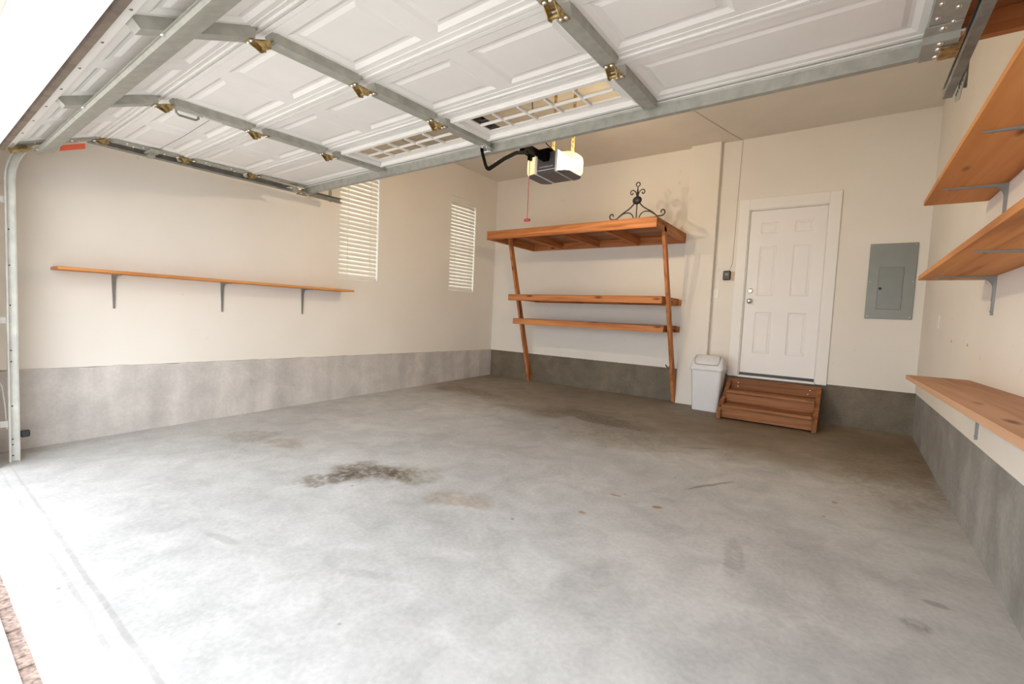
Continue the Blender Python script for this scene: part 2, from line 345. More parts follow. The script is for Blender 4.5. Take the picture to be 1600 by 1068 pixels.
wr = struct(b.build('wall_right', M_wall))
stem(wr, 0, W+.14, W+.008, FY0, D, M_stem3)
b = MB(); wall_boxes(b, 1, FY0, FY1, -.14, W+.14, fz(0)-.1, H, [(OX0, OX1, fz(0)-.1, HZ)])
wf = struct(b.build('wall_front', M_header))
MB().box((OX0,FY0+.085,HZ-.012), (OX1,FY1,HZ+.002)).build('stop_moulding', M_header, wf)
MB().box((-.6,FY0-.03,fz(0)-.1), (OX0-.1,FY0-.001,H+.3)).build('stucco_skin', M_stucco, wf)
MB().box((OX1+.1,FY0-.03,fz(0)-.1), (W+.6,FY0-.001,H+.3)).build('stucco_skin', M_stucco, wf)
MB().box((OX0-.1,FY0-.03,HZ+.14), (OX1+.1,FY0-.001,H+.3)).build('stucco_skin', M_stucco, wf)

# windows and blinds on the left wall
for k, (y0, y1, z0, z1) in enumerate(WIN):
    b = MB(); e = .035
    b.box((-.135,y0,z0), (-.10,y0+e,z1)); b.box((-.135,y1-e,z0), (-.10,y1,z1)); b.box((-.135,y0+e,z0), (-.10,y1-e,z0+e)); b.box((-.135,y0+e,z1-e), (-.10,y1-e,z1)); b.box((-.13,y0+e,(z0+z1)/2-.02), (-.102,y1-e,(z0+z1)/2+.02))
    wn = struct(b.build('window_%d' % (k+1), M_trim))
    MB().box((-.122,y0+e,z0+e), (-.118,y1-e,(z0+z1)/2-.02)).build('pane', M_glass, wn); MB().box((-.122,y0+e,(z0+z1)/2+.02), (-.118,y1-e,z1-e)).build('pane', M_glass, wn)
    b = MB(); r = .006
    b.box((-.10,y0,z0), (0.002,y0+r,z1)); b.box((-.10,y1-r,z0), (0.002,y1,z1)); b.box((-.10,y0+r,z0), (0.002,y1-r,z0+r)); b.box((-.10,y0+r,z1-r), (0.002,y1-r,z1)); b.build('reveal_lining', M_trim, wn)
    t = thing('window_blind', (-.03,(y0+y1)/2,z0+r+.005), ['white slatted blind in the larger window above the end of the long wall shelf', 'narrow white slatted blind in the window nearest the back corner'][k], 'blind', 'white window blinds on the left wall')
    MB().box((-.062,y0+.008,z1-.078), (-.006,y1-.008,z1-.0065), .004).build('head_rail', M_blind, t)
    MB().box((-.050,y0+.014,z0+.012), (-.012,y1-.014,z0+.034), .004).build('bottom_rail', M_blind, t)
    pitch_s = .0545; zz = z0+.062; ang = math.radians(65); me = None
    while zz < z1-.06:
        if me is None:
            sb = MB(); hw = .0352; pr = []
            for q in range(5):
                u = -hw+2*hw*q/4; c = .007*(1-(u/hw)**2)
                pr.append((u*math.cos(ang)+c*math.sin(ang), -u*math.sin(ang)+c*math.cos(ang)))
            pr2 = [(x-.0022*math.sin(ang), z-.0022*math.cos(ang)) for x, z in pr][::-1]
            sb.prism([(-.031+x, zz+z) for x, z in pr+pr2], 1, y0+.012, y1-.012)
            o = sb.build('slat', M_blind, t); me = o; zb = zz
        else:
            o = me.copy(); COL.objects.link(o); o.location.z = zz-zb
        zz += pitch_s
    for yy in (y0+.13, y1-.13):
        MB().box((-.0065,yy-.003,z0+.03), (-.0045,yy+.003,z1-.05)).build('ladder_cord', M_blind, t)

# entry door in the back wall
d1 = bpy.data.objects.new('door_1', None); COL.objects.link(d1); d1.location = ((DX0+DX1)/2,D,DZ0); d1['_o'] = tuple(d1.location); struct(d1)
d1['label'] = 'white six-panel house door above the wooden steps'
SY = D+.022
PX = [(4.160,4.345),(4.515,4.705)]; PZ = [(2.215,2.352),(1.455,2.062),(.745,1.256)]
b = MB(); wall_boxes(b, 1, SY, SY+.04, DX0, DX1, DZ0, DZ1, sorted([(x0,x1,z0,z1) for x0,x1 in PX for z0,z1 in PZ]))
b.build('slab', M_door, d1)
def ringpanel(f, x0, x1, s0, s1, prof):
    """nested rectangle profile: list of (inset, depth); f maps (x,s,depth) to a point"""
    b = MB(); rings = [[f(x0+i,s0+i,h), f(x1-i,s0+i,h), f(x1-i,s1-i,h), f(x0+i,s1-i,h)] for i, h in prof]
    b.loft(rings, cap=False, smooth=False); b.add(rings[-1], [(0,1,2,3)]); return b
for x0, x1 in PX:
    for z0, z1 in PZ:
        ringpanel(lambda x,s,h: (x,SY+h,s), x0, x1, z0, z1, [(0,0),(.012,.007),(.022,.007),(.036,.003)]).build('panel', M_door, d1)
b = MB(); J = .012
b.box((DX0-J,D-.002,DZ0-.03), (DX0-.002,D+.13,DZ1+J)); b.box((DX1+.003,D-.002,DZ0-.03), (DX1+J,D+.13,DZ1+J)); b.box((DX0-.002,D-.002,DZ1+.003), (DX1+.003,D+.13,DZ1+J)); b.build('jamb', M_trim, d1)
b = MB(); c0, c1, ct, cb = 3.906, 4.952, 2.643, .438
b.box((c0,D-.020,cb), (DX0-J,D,ct), .003); b.box((DX1+J,D-.020,cb), (c1,D,ct), .003); b.box((DX0-J,D-.020,DZ1+J), (DX1+J,D,ct), .003); b.build('casing', M_trim, d1)
MB().box((DX0-J,D-.035,.436), (DX1+J,D+.12,.462), .004).build('threshold', M_trim, d1)
MB().box((DX0+.003,SY-.012,.464), (DX1-.003,SY,.494)).build('door_sweep', M_black, d1)
b = MB(); b.box((DX0-.5,D+.135,.3), (DX1+.5,D+.14,DZ1+.3)); b.build('backing', M_trim, d1)
def lathe(c, d, prof, n=16):
    d = Vector(d).normalized(); a = d.orthogonal().normalized(); bb = d.cross(a); c = Vector(c)
    return MB().loft([[c+d*h+(a*math.cos(2*PI*j/n)+bb*math.sin(2*PI*j/n))*max(r,.0005) for j in range(n)] for r, h in prof])
lathe((4.093,SY,1.389), (0,-1,0), [(.034,0),(.034,.006),(.014,.010),(.013,.030),(.025,.038),(.029,.052),(.024,.064),(.010,.068)]).build('knob', M_chrome, d1)
lathe((4.090,SY,1.516), (0,-1,0), [(.032,0),(.032,.006),(.027,.016),(.012,.017),(.010,.012)]).build('deadbolt', M_chrome, d1)

# ------------------------------------------------------------------ garage door (sectional, pushed up under the ceiling)
GX0, GX1 = .47, 5.365
STX = [GX0+.055, 1.775, 2.95, 4.125, GX1-.055]
GY, GZ, GS, GSL = .697, 2.2626, .533, math.atan2(.0123,.533)
gd = thing('garage_door', (2.915,.2,2.0), 'white sectional garage door raised overhead on galvanised tracks', 'garage door')
def section(j):
    if j == 0:
        a = math.atan2(GZ-2.058, GY-.208); o = Vector((0,.208,2.058))
    else:
        a = GSL; o = Vector((0,GY+(j-1)*GS*math.cos(a),GZ+(j-1)*GS*math.sin(a)))
    L = GS-.004; t = .03; b = MB(); rail = .088
    cols = list(zip(STX[:-1], STX[1:])); holes = []
    for i, (xa, xb) in enumerate(cols):
        xa += .075 if i == 0 else .055; xb -= .075 if i == 3 else .055
        if j == 3: holes.append((xa, xb, i in (1,2)))
        else:
            m = (xa+xb)/2; holes += [(xa, m-.05, False), (m+.05, xb, False)]
    b.box((GX0,.002,0), (GX1,rail,t)); b.box((GX0,L-rail,0), (GX1,L,t))
    xs = [GX0]+[q for h in holes for q in h[:2]]+[GX1]
    for p, q in zip(xs[::2], xs[1::2]): b.box((p,rail,0), (q,L-rail,t))
    for s in (.004, L-.022): b.box((GX0,s,-.009), (GX1,s+.018,0))
    b.box((GX0,.034,-.003), (GX1,.052,0)); b.box((GX0,L-.056,-.003), (GX1,L-.036,0))
    for h in holes:
        if not h[2]: b.box((h[0],rail,t-.004), (h[1],L-rail,t))
    se = b.build('door_section', M_gd, None, (0,0,0)); se.location = o-Vector(gd['_o']); se.rotation_euler = (a,0,0); se.parent = gd
    for h in holes:
        if not h[2]:
            ringpanel(lambda x,s,z: (x,s,z), h[0], h[1], rail, L-rail, [(0,0),(.022,.011),(.036,.011),(.056,.005)]).build('panel', M_gd, se)
        else:
            x0, x1, s0, s1 = h[0], h[1], rail, L-rail; b = MB(); fw = .035
            b.box((x0-.02,s0-.02,-.022), (x1+.02,s0+fw-.02,.012), .006); b.box((x0-.02,s1-fw+.02,-.022), (x1+.02,s1+.02,.012), .006); b.box((x0-.02,s0+fw-.02,-.022), (x0+fw-.02,s1-fw+.02,.012), .006); b.box((x1-fw+.02,s0+fw-.02,-.022), (x1+.02,s1-fw+.02,.012), .006)
            b.build('window_frame', M_gd, se)
            X0, X1, Q0, Q1 = x0+fw-.02, x1-fw+.02, s0+fw-.02, s1-fw+.02
            # recessed white surround around the lights
            b = MB(); mg = .055; 
            b.box((X0,Q0,.008), (X1,Q0+mg,.016)); b.box((X0,Q1-mg,.008), (X1,Q1,.016)); b.box((X0,Q0+mg,.008), (X0+mg,Q1-mg,.016)); b.box((X1-mg,Q0+mg,.008), (X1,Q1-mg,.016)); b.build('window_surround', M_gd, se)
            X0 += mg; X1 -= mg; Q0 += mg; Q1 -= mg; nx, ns, mw = 5, 2, .016
            for q in range(1, nx): xx = X0+(X1-X0)*q/nx; MB().box((xx-mw/2,Q0,.0), (xx+mw/2,Q1,.018), .003).build('muntin', M_gd, se)
            MB().box((X0,(Q0+Q1)/2-mw/2,.0005), (X1,(Q0+Q1)/2+mw/2,.0175), .003).build('muntin', M_gd, se)
            for q in range(nx):
                for r in range(ns):
                    xa, xb = X0+(X1-X0)*q/nx, X0+(X1-X0)*(q+1)/nx; sa, sb_ = Q0+(Q1-Q0)*r/ns, Q0+(Q1-Q0)*(r+1)/ns
                    MB().box((xa,sa,.019), (xb,sb_,.022)).build('pane', M_glass, se)
    # galvanised stiles
    for i, x in enumerate(STX):
        end = i in (0,4); w = .05 if end else .034; s0, s1 = (.035, L-.035); zb = -.012 if i == 0 else -.044
        b = MB(); b.add([(x-w,s0,0),(x+w,s0,0),(x+w,s1,0),(x-w,s1,0),(x-w,s0+.018,zb),(x+w,s0+.018,zb),(x+w,s1-.018,zb),(x-w,s1-.018,zb)], [(0,1,2,3),(7,6,5,4),(0,4,5,1),(1,5,6,2),(2,6,7,3),(3,7,4,0)])
        b.build('stile', M_galv, se)
        if end: bolts(se, M_bolt, [(x+(-.03 if q%2 else .02),s0+.1+q*.05,zb) for q in range(6)], .009)
        if j < 3:      # hinge across the joint at the top of this section
            b = MB(); zz = zb-.002; hw = .025
            b.box((x-hw,L-.075,zz-.003), (x+hw,L-.006,zz)); b.box((x-hw*.8,L+.008,zz-.003), (x+hw*.8,L+.075,zz))
            for sx in (-hw, hw-.004):
                b.prism([(L-.060,zz),(L+.016,zz),(L+.010,zz-.034),(L-.016,zz-.040),(L-.034,zz-.022)], 0, x+sx, x+sx+.004)
            b.cyl((x-hw-.006,L-.003,zz-.022), (x+hw+.006,L-.003,zz-.022), .009, 10)
            h_ = b.build('hinge', M_brass, se)
            bolts(se, M_bolt, [(x-.013,L-.062,zz-.003),(x+.013,L-.062,zz-.003),(x-.011,L+.055,zz-.003),(x+.011,L+.055,zz-.003)], .009)
        if end:
            sg = -1 if i == 0 else 1
            b = MB(); xr = x+sg*.05; zr = .033
            b.cyl((x+sg*.01,L-.003,zr-.03), (x+sg*(.150 if sg < 0 else .068),L-.003,zr-.03), .0055, 8); b.cyl((x+sg*(.145 if sg < 0 else .060),L-.003,zr-.03), (x+sg*(.163 if sg < 0 else .076),L-.003,zr-.03), .021, 14); b.build('roller', M_bolt, se)
    if j == 0:
        b = MB(); b.box((GX0,-.006,-.016), (GX1,.032,-.001)); 
        b.build('seal_retainer', M_gd, se)
        bolts(se, M_seal, [(GX0+.15+q*.35,.012,-.016) for q in range(14)], .006, name='retainer_screw')
        b = MB(); pr = [(-.006,-.018),(-.020,-.030),(-.046,-.026),(-.056,.0),(-.048,.028),(-.02,.034),(-.006,.03)]
        b.prism(pr, 0, GX0, GX1); b.build('bottom_seal', M_seal, se)
        b = MB(); b.prism([(.128,-.044),(.140,-.044),(.144,-.058),(.226,-.058),(.230,-.044),(.242,-.044),(.242,-.047),(.232,-.047),(.228,-.062),(.142,-.062),(.138,-.047),(.128,-.047)], 0, GX0-.05, GX1-.01); b.build('strut', M_galv, se)
        bolts(se, M_bolt, [(x,ss,-.047) for x in STX for ss in (.134,.236)], .010)
        for sg, x in ((-1,GX0), (1,GX1)):
            b = MB(); b.box((x-sg*.12,.0,-.052), (x-sg*.0,.10,-.045), .002); b.box((x-sg*.004,.0,-.052), (x,.10,.01)); b.dome((x-sg*.06,.05,-.052), (0,0,-1), .010); b.dome((x-sg*.03,.02,-.052), (0,0,-1), .009); b.cyl((x-sg*.02,.03,-.03), (x+sg*(.095 if sg < 0 else .018),.03,-.03), .006, 8); b.build('bottom_bracket', M_brass, se)
    if j == 1:
        b = MB(); xh, sh = 1.655, .16
        b.tube([(xh,sh-.06,0),(xh,sh-.06,-.03),(xh,sh-.045,-.042),(xh,sh+.045,-.042),(xh,sh+.06,-.03),(xh,sh+.06,0)], .007, 8); b.build('lift_handle', M_galvd, se)
        b = MB(); xl, sl = 1.76, .265
        b.box((xl-.03,sl-.05,-.012), (xl+.02,sl+.05,-.002), .002); b.cyl((xl,sl,-.012), (xl,sl,-.045), .012); b.box((xl-.012,sl-.055,-.046), (xl+.012,sl+.055,-.040), .002)
        for dx, ds in ((-.02,-.04),(.012,-.04),(-.02,.04),(.012,.04)): b.dome((xl+dx,sl+ds,-.012), (0,0,-1), .006)
        b.build('lock', M_bolt, se)
        b = MB(); b.tube([(xl-.005,sl,-.03), (1.2,.285,-.034), (.62,.305,-.02)], .0022, 6); b.build('lock_cable', M_galvd, se)
        b = MB(); b.box((.43,.265,-.026), (.60,.345,-.013), .003); b.box((.40,.285,-.050), (.50,.325,-.026), .003); b.dome((.52,.30,-.026), (0,0,-1), .008); b.dome((.57,.32,-.026), (0,0,-1), .008); b.build('latch', M_galv, se)
    if j == 3:
        b = MB(); b.prism([(.500,-.001),(.516,-.001),(.520,-.014),(.520,-.070),(.552,-.070),(.552,-.074),(.516,-.074),(.516,-.017),(.513,-.005),(.500,-.005)], 0, GX0+.02, GX1-.09); b.build('strut', M_galv, se)
        for sg, x in ((-1,GX0), (1,GX1)):
            b = MB(); x0 = x-sg*.115; x1 = x-sg*.005
            b.box((x0,.40,-.080), (x1,.555,-.075), .002); b.box((x0,.398,-.080), (x1,.402,-.046)); b.box((x0,.33,-.050), (x1,.40,-.045), .002)
            b.build('top_bracket', M_galv, se)
            b = MB(); b.box((x-sg*.055,.44,-.090), (x+sg*.006,.550,-.081), .002); b.build('roller_carrier', M_brass, se)
            bolts(se, M_bolt, [(x-sg*.06,ds,-.081 if ds > .4 else -.050) for ds in (.36,.415,.46,.525)], .012)
        xa = 2.95; b = MB(); b.box((xa-.022,.455,-.075), (xa-.018,.514,-.044)); b.box((xa+.018,.455,-.075), (xa+.022,.514,-.044)); b.box((xa-.03,.44,-.050), (xa+.03,.514,-.0445)); b.cyl((xa-.03,.49,-.070), (xa+.03,.49,-.070), .006); b.build('arm_bracket', M_bolt, se)
    return se
for j in range(4): section(j)

# tracks
def track(x, sg, y_end, z_end, label):
    """sg=+1: channel opens towards +x (left track)"""
    t = thing('garage_door_track', (x,.235,fz(.235)), label, 'door track', 'garage door tracks')
    yv, zs, R = .236, 1.868, .40
    def sweep(pts, name, mat):
        b = MB(); hw, dp, th = .027, .036, .003
        prof = [(-hw,0),(hw,0),(hw,dp),(hw-.008,dp+.006),(hw-.010,dp+.003),(hw-th,dp-.002),(hw-th,th),(-hw+th,th),(-hw+th,dp-.002),(-hw+.010,dp+.003),(-hw+.008,dp+.006),(-hw,dp)]
        rings = []
        for k, (y, z) in enumerate(pts):
            a, c = pts[max(k-1,0)], pts[min(k+1,len(pts)-1)]; ty, tz = c[0]-a[0], c[1]-a[1]; l = math.hypot(ty,tz); ny, nz = -tz/l, ty/l
            rings.append([(x+sg*dx, y+ny*n, z+nz*n) for n, dx in prof])
        b.loft(rings, smooth=False); return b.build(name, mat, t)
    zc = zs; top = zs+R
    sweep([(yv,fz(yv)+.001),(yv,.6),(yv,1.2),(yv,zs)], 'vertical_channel', M_trackw)
    ar = [(yv+R-R*math.cos(q*PI/2/10), zs+R*math.sin(q*PI/2/10)) for q in range(11)]
    sweep(ar, 'curved_channel', M_trackw if sg > 0 else M_galvd)
    sweep([(yv+R,top),(y_end,z_end)], 'horizontal_channel', M_galvd)
    # stiffening angle along the horizontal run
    MB().box((x-sg*.004,yv+R+.1,top+.012), (x-sg*.001,y_end,top+.05)).build('track_angle', M_galv, t)
    for z in (.14,.88,1.72):
        b = MB(); b.box((x-sg*.008,FY1+.001,z-.022), (x-sg*.003,yv+.02,z+.022)); b.box((x-sg*.05,FY1+.001,z-.022), (x-sg*.008,FY1+.006,z+.022)); b.dome((x+sg*.004,yv-.005,z), (sg,0,0), .007); b.build('jamb_bracket', M_trim, t)
    b = MB()
    for z in (-.06,.02,.06,.30,.62,.70,1.02,1.3,1.55):
        b.cyl((x+sg*.0031,yv-.006,fz(yv)+z+.1), (x+sg*.0045,yv-.006,fz(yv)+z+.1), .005, 8)
    stuff(b.build('slot_hole', M_black, t))
    # hanger: perforated angle up to the ceiling
    yh = y_end-.12; xb = x-sg*.006
    b = MB(); b.box((xb-sg*.0025,yh-.018,z_end-.03), (xb,yh+.018,H-.001)); b.box((xb-sg*.03,yh+.015,z_end-.03), (xb-sg*.0025,yh+.018,H-.001)); b.build('hanger', M_galvd, t)
    b = MB(); pl = Vector((xb+sg*.0,yh,z_end))
    b.prism([(yh-.15,z_end-.02),(yh+.10,z_end-.02),(yh+.10,z_end-.06),(yh-.03,z_end-.10),(yh-.15,z_end-.03)], 0, xb-sg*.004, xb-sg*.001)
    if sg < 0:
        b.build('perforated_plate', M_galv, t)
        b = MB()
        for q in range(5): b.cyl((xb-sg*.0005,yh-.10+q*.04,z_end-.04), (xb+sg*.0008,yh-.10+q*.04,z_end-.04), .006, 8)
        stuff(b.build('plate_hole', M_black, t))
    return t
track(.318, 1, 2.80, 2.287, 'pale steel garage door track rising from the floor at the left')
track(5.432, -1, 2.87, 2.285, 'dark steel garage door track beside the upper right shelf')
# safety sensor at the foot of the left track
t = thing('safety_sensor', (.35,.285,.04), 'small black door safety sensor low on the left track', 'sensor')
MB().box((.315,.266,.036), (.350,.314,.085), .006).build('housing', M_black, t)
b = MB(); b.box((.322,.2645,.050), (.326,.270,.075)); b.build('mounting_clip', M_trackw, t)
b = MB(); b.dome((.335,.314,.072), (0,1,.2), .007); b.dome((.335,.314,.055), (0,1,.2), .006); stuff(b.build('indicator', M_bolt, t))
o = MB().prism([(.47,2.105),(.61,2.165),(.61,2.205),(.48,2.150)], 0, .440, .444).build('warning_tag', M_orange, None, (.442,.54,2.15)); tag(o, 'orange warning tag on the left edge of the garage door', 'tag')

# ------------------------------------------------------------------ opener
OXC = 2.925
op = thing('garage_door_opener', (OXC,3.2,2.30), 'lit garage door opener with charcoal housing hanging from the ceiling', 'door opener')
OY0, OY1, OZ0, OZ1 = 3.06, 3.36, 2.305, 2.478
b = MB(); b.prism([(OY0,OZ0+.012),(OY0+.012,OZ1),(OY1,OZ1),(OY1,OZ0),(OY0+.012,OZ0)], 0, OXC-.088, OXC+.088); b.build('housing', M_darkplastic, op)
MB().box((OXC-.088,OY0-.003,OZ0+.020), (OXC+.088,OY0+.004,OZ0+.026)).build('front_ridge', M_greyplastic, op)
for sg in (-1,1):
    xi = OXC+sg*.089
    b = MB(); b.box((xi,OY0-.002,OZ0-.002), (xi+sg*.024,OY1,OZ1+.004), .004); b.build('lens_collar', M_greyplastic, op)
    rings = []; 
    for q, (dx, k) in enumerate([(.024,1.0),(.055,.985),(.085,.94),(.110,.86),(.130,.74),(.143,.56),(.149,.35)]):
        cy, cz = (OY0+OY1)/2, (OZ0+OZ1)/2; hy, hz = (OY1-OY0)/2*k, (OZ1-OZ0)/2*(.6+.4*k)
        rings.append([(xi+sg*dx, cy+hy*a, cz+hz*c) for a, c in [(math.copysign(abs(math.cos(2*PI*g/24))**.45,math.cos(2*PI*g/24)), math.copysign(abs(math.sin(2*PI*g/24))**.45,math.sin(2*PI*g/24))) for g in range(24)]])
    b = MB(); b.loft(rings); b.build('light_lens', M_lens, op)
    MB().prism([(xi+sg*.022,OY0+.004),(xi+sg*.085,OY0+.02),(xi+sg*.118,OY0+.05),(xi+sg*.118,OY1-.05),(xi+sg*.085,OY1-.02),(xi+sg*.022,OY1-.004)], 2, OZ0-.006, OZ0+.006).build('bottom_tray', M_darkplastic, op)
    bl = bpy.data.lights.new('opener_bulb', 'POINT'); bl.energy = 54 if sg > 0 else 56; bl.color = (1.0,.86,.66); bl.shadow_soft_size = .028
    bo = bpy.data.objects.new('opener_bulb', bl); COL.objects.link(bo); bo.parent = op; bo.location = Vector((xi+sg*.07,(OY0+OY1)/2,(OZ0+OZ1)/2))-Vector(op['_o'])
b = MB(); b.box((OXC-.016,FY1+.001,2.405), (OXC+.016,OY0+.02,2.435)); b.box((OXC-.006,FY1+.001,2.435), (OXC+.006,OY0+.02,2.455)); b.build('rail', M_rail, op)
b = MB(); b.box((OXC-.03,OY0-.09,2.40), (OXC+.03,OY0+.06,2.470), .004); b.box((OXC-.055,OY0-.05,2.478), (OXC+.055,OY0+.02,2.49), .003); b.build('sprocket_cover', M_rail, op)
b = MB(); b.box((OXC-.024,2.70,2.370), (OXC+.024,2.86,2.404), .005); b.box((OXC-.012,2.80,2.335), (OXC+.012,2.84,2.370), .003); b.cyl((OXC-.03,2.755,2.375), (OXC+.03,2.755,2.375), .008); b.build('trolley', M_rail, op)
b = MB(); P_ = [(2.193,2.232),(2.200,2.205),(2.245,2.125),(2.262,2.112),(2.285,2.117),(2.45,2.235),(2.60,2.325),(2.755,2.375)]
for k in range(len(P_)-1):
    (ya,za),(yb,zb) = P_[k], P_[k+1]; l = math.hypot(yb-ya,zb-za); ny, nz = -(zb-za)/l*.014, (yb-ya)/l*.014
    b.prism([(ya-ny,za-nz),(yb-ny,zb-nz),(yb+ny,zb+nz),(ya+ny,za+nz)], 0, OXC+.020, OXC+.026)
b.build('drawbar_arm', M_rail, op)
b = MB()
for k in range(8): yy = 2.32+k*.032; b.cyl((OXC+.0262,yy,2.142+(yy-2.285)*.70), (OXC+.0275,yy,2.142+(yy-2.285)*.70), .0055, 8)
stuff(b.build('arm_bolt', M_bolt, op))
b = MB(); b.tube([(OXC,2.82,2.336),(OXC-.002,2.822,2.1),(OXC-.004,2.825,1.872)], .0028, 6); cord = b.build('release_cord', M_red, op)
MB().box((OXC-.034,2.812,1.848), (OXC+.026,2.838,1.872), .008).build('pull_handle', M_red, cord)
for x, y in ((OXC+.10,OY1-.03), (OXC-.10,OY1-.03)):
    b = MB(); b.box((x-.016,y-.0015,OZ1), (x+.016,y+.0015,H-.002)); st = b.build('hanging_strap', M_brass, op)
    b = MB()
    for q in range(22): b.cyl((x,y-.0025,OZ1+.03+q*.04), (x,y-.0015,OZ1+.03+q*.04), .006, 8)
    stuff(b.build('strap_hole', M_black, st))
b = MB(); b.tube([(OXC+.05,OY0+.1,OZ1+.004),(OXC+.0,OY0+.02,OZ1+.06),(OXC-.06,OY0-.12,OZ1+.16),(OXC-.05,OY0-.2,OZ1+.5),(OXC-.05,OY0-.2,H-.005)], .004, 6); b.build('power_cord', M_rail, op)
# lettering on the front of the housing
cu = bpy.data.curves.new('lettering', 'FONT'); cu.body = 'CHAMBERLAIN'; cu.size = .021; cu.align_x = 'CENTER'; cu.extrude = .0006
to = bpy.data.objects.new('lettering_tmp', cu); COL.objects.link(to); bpy.context.view_layer.update()
me = bpy.data.meshes.new_from_object(to.evaluated_get(bpy.context.evaluated_depsgraph_get())); bpy.data.objects.remove(to)
lo = bpy.data.objects.new('brand_lettering', me); COL.objects.link(lo); me.materials.clear(); me.materials.append(M_letter)
lo.parent = op; lo.location = Vector((OXC,OY0+.0012,OZ0+.044))-Vector(op['_o']); lo.rotation_euler = (PI/2-.07,0,0)

# ------------------------------------------------------------------ wall shelves
def bracket(parent, wx, sg, y, z, arm, drop, w=.017):
    """stamped L bracket: wall at x=wx, board side sg, top at z"""
    b = MB(); n = 14; t = .004
    def rib(dx, dz, hw): return None
    # face strip following the L with a rounded inner corner; width tapers to the tips
    r = .055; path = []
    path.append((0.012,-drop)); path += [(.012,-drop*.5), (.012,-r-.012)]
    path += [(.012+r-r*math.cos(a), -.012-r+r*math.sin(a)) for a in [PI/2*k/6 for k in range(1,7)]]
    path += [(arm*.6,-.010), (arm,-.006)]
    tot = len(path)-1; inner = []
    for k, (dx, dz) in enumerate(path):
        d = max(abs(dx), abs(dz)); f = max(.35, 1-.65*max(dx/arm, -dz/drop)); inner.append((dx, dz, w*f))
    rings = []
    back = [(0,-drop), (0,-drop*.5), (0,-r-.012)] + [(max(0,.012+r-r*math.cos(a)-.03)*.6, min(0,-.012-r+r*math.sin(a)+.03)*.6) for a in [PI/2*k/6 for k in range(1,7)]] + [(arm*.6,0), (arm,0)]
    for (dx, dz, hw), (bx, bz) in zip(inner, back):
        rings.append([(wx+sg*bx,y-hw,z+bz), (wx+sg*dx,y-hw*.7,z+dz), (wx+sg*dx,y+hw*.7,z+dz), (wx+sg*bx,y+hw,z+bz)])
    b.loft(rings, smooth=False)
    for dx, dz, d in ((.013,-drop+.02,(sg,0,0)), (.013,-drop*.62,(sg,0,0))): b.dome((wx+sg*(dx-.001),y,z+dz), d, .005)
    b.dome((wx+sg*(arm-.03),y,z-.008), (0,0,-1), .006)
    return b.build('bracket', M_bracket, parent)
t = thing('wall_shelf', (.14,1.77,1.27), 'long narrow orange fir shelf on three brackets along the left wall', 'shelf', 'wall shelves')
MB().box((.002,.482,1.270), (.272,3.052,1.293), .003).build('board', M_sheety, t)
for y in (.868,1.710,2.550): bracket(t, 0, 1, y, 1.270, .235, .290)
RS = [(1.887,3.610,.25,'highest orange wood shelf on the right wall near the ceiling',(3.20,2.29,1.38),.26,5.428), (1.408,3.495,.25,'middle orange wood shelf on the right wall beside the grey breaker panel',(3.235,2.20,1.2),.212,5.425), (.784,3.625,.25,'lowest right wall shelf, seen from above over the concrete',(3.285,2.3,1.3),.285,5.424)]
for z, ye, y0, lab, brs, drop, xf in RS:
    t = thing('wall_shelf', ((xf+W)/2,(y0+ye)/2,z), lab, 'shelf', 'wall shelves')
    b = MB(); cr = .025
    poly = [(xf,y0),(W-.002,y0),(W-.002,ye-cr)]+[(W-.002-cr+cr*math.cos(a), ye-cr+cr*math.sin(a)) for a in (PI/6,PI/3,PI/2)]+[(xf+.008,ye),(xf,ye-.008)]
    rise = .0195 if z < 1 else 0
    b.prism(poly, 2, z, z+.026); b.v = [(p[0],p[1],p[2]+rise*(ye-p[1])) for p in b.v]
    b.build('board', M_lowshelf if z < 1 else M_sheety, t)
    for y in brs: bracket(t, W, -1, y, z+rise*(ye-y)-.0005, .255, drop)
# overhead wood platform above the right track
t = thing('overhead_platform', (5.4,1.5,2.40), 'reddish wooden storage platform above the right garage door track', 'platform')
PZB = 2.385; PY1 = 2.56; pz = .104
MB().box((4.95,PY1,PZB), (W-.002,PY1+.038,PZB+pz), .002).build('joist', M_woodx, t)
MB().box((4.95,.30,PZB), (W-.002,.338,PZB+pz), .002).build('joist', M_woodx, t)
for x in (4.95,5.3): MB().box((x,.338,PZB+.002), (x+.038,PY1,PZB+pz), .002).build('joist', M_woody, t)
MB().box((4.95,.30,PZB+pz), (W-.002,PY1+.038,PZB+pz+.014)).build('plywood_deck', M_plyx, t)
for x, y in ((4.97,.33),(4.97,PY1-.03)): MB().box((x-.018,y-.018,PZB+pz+.014), (x+.018,y+.018,H-.001)).build('hanger_post', M_woodz, t)

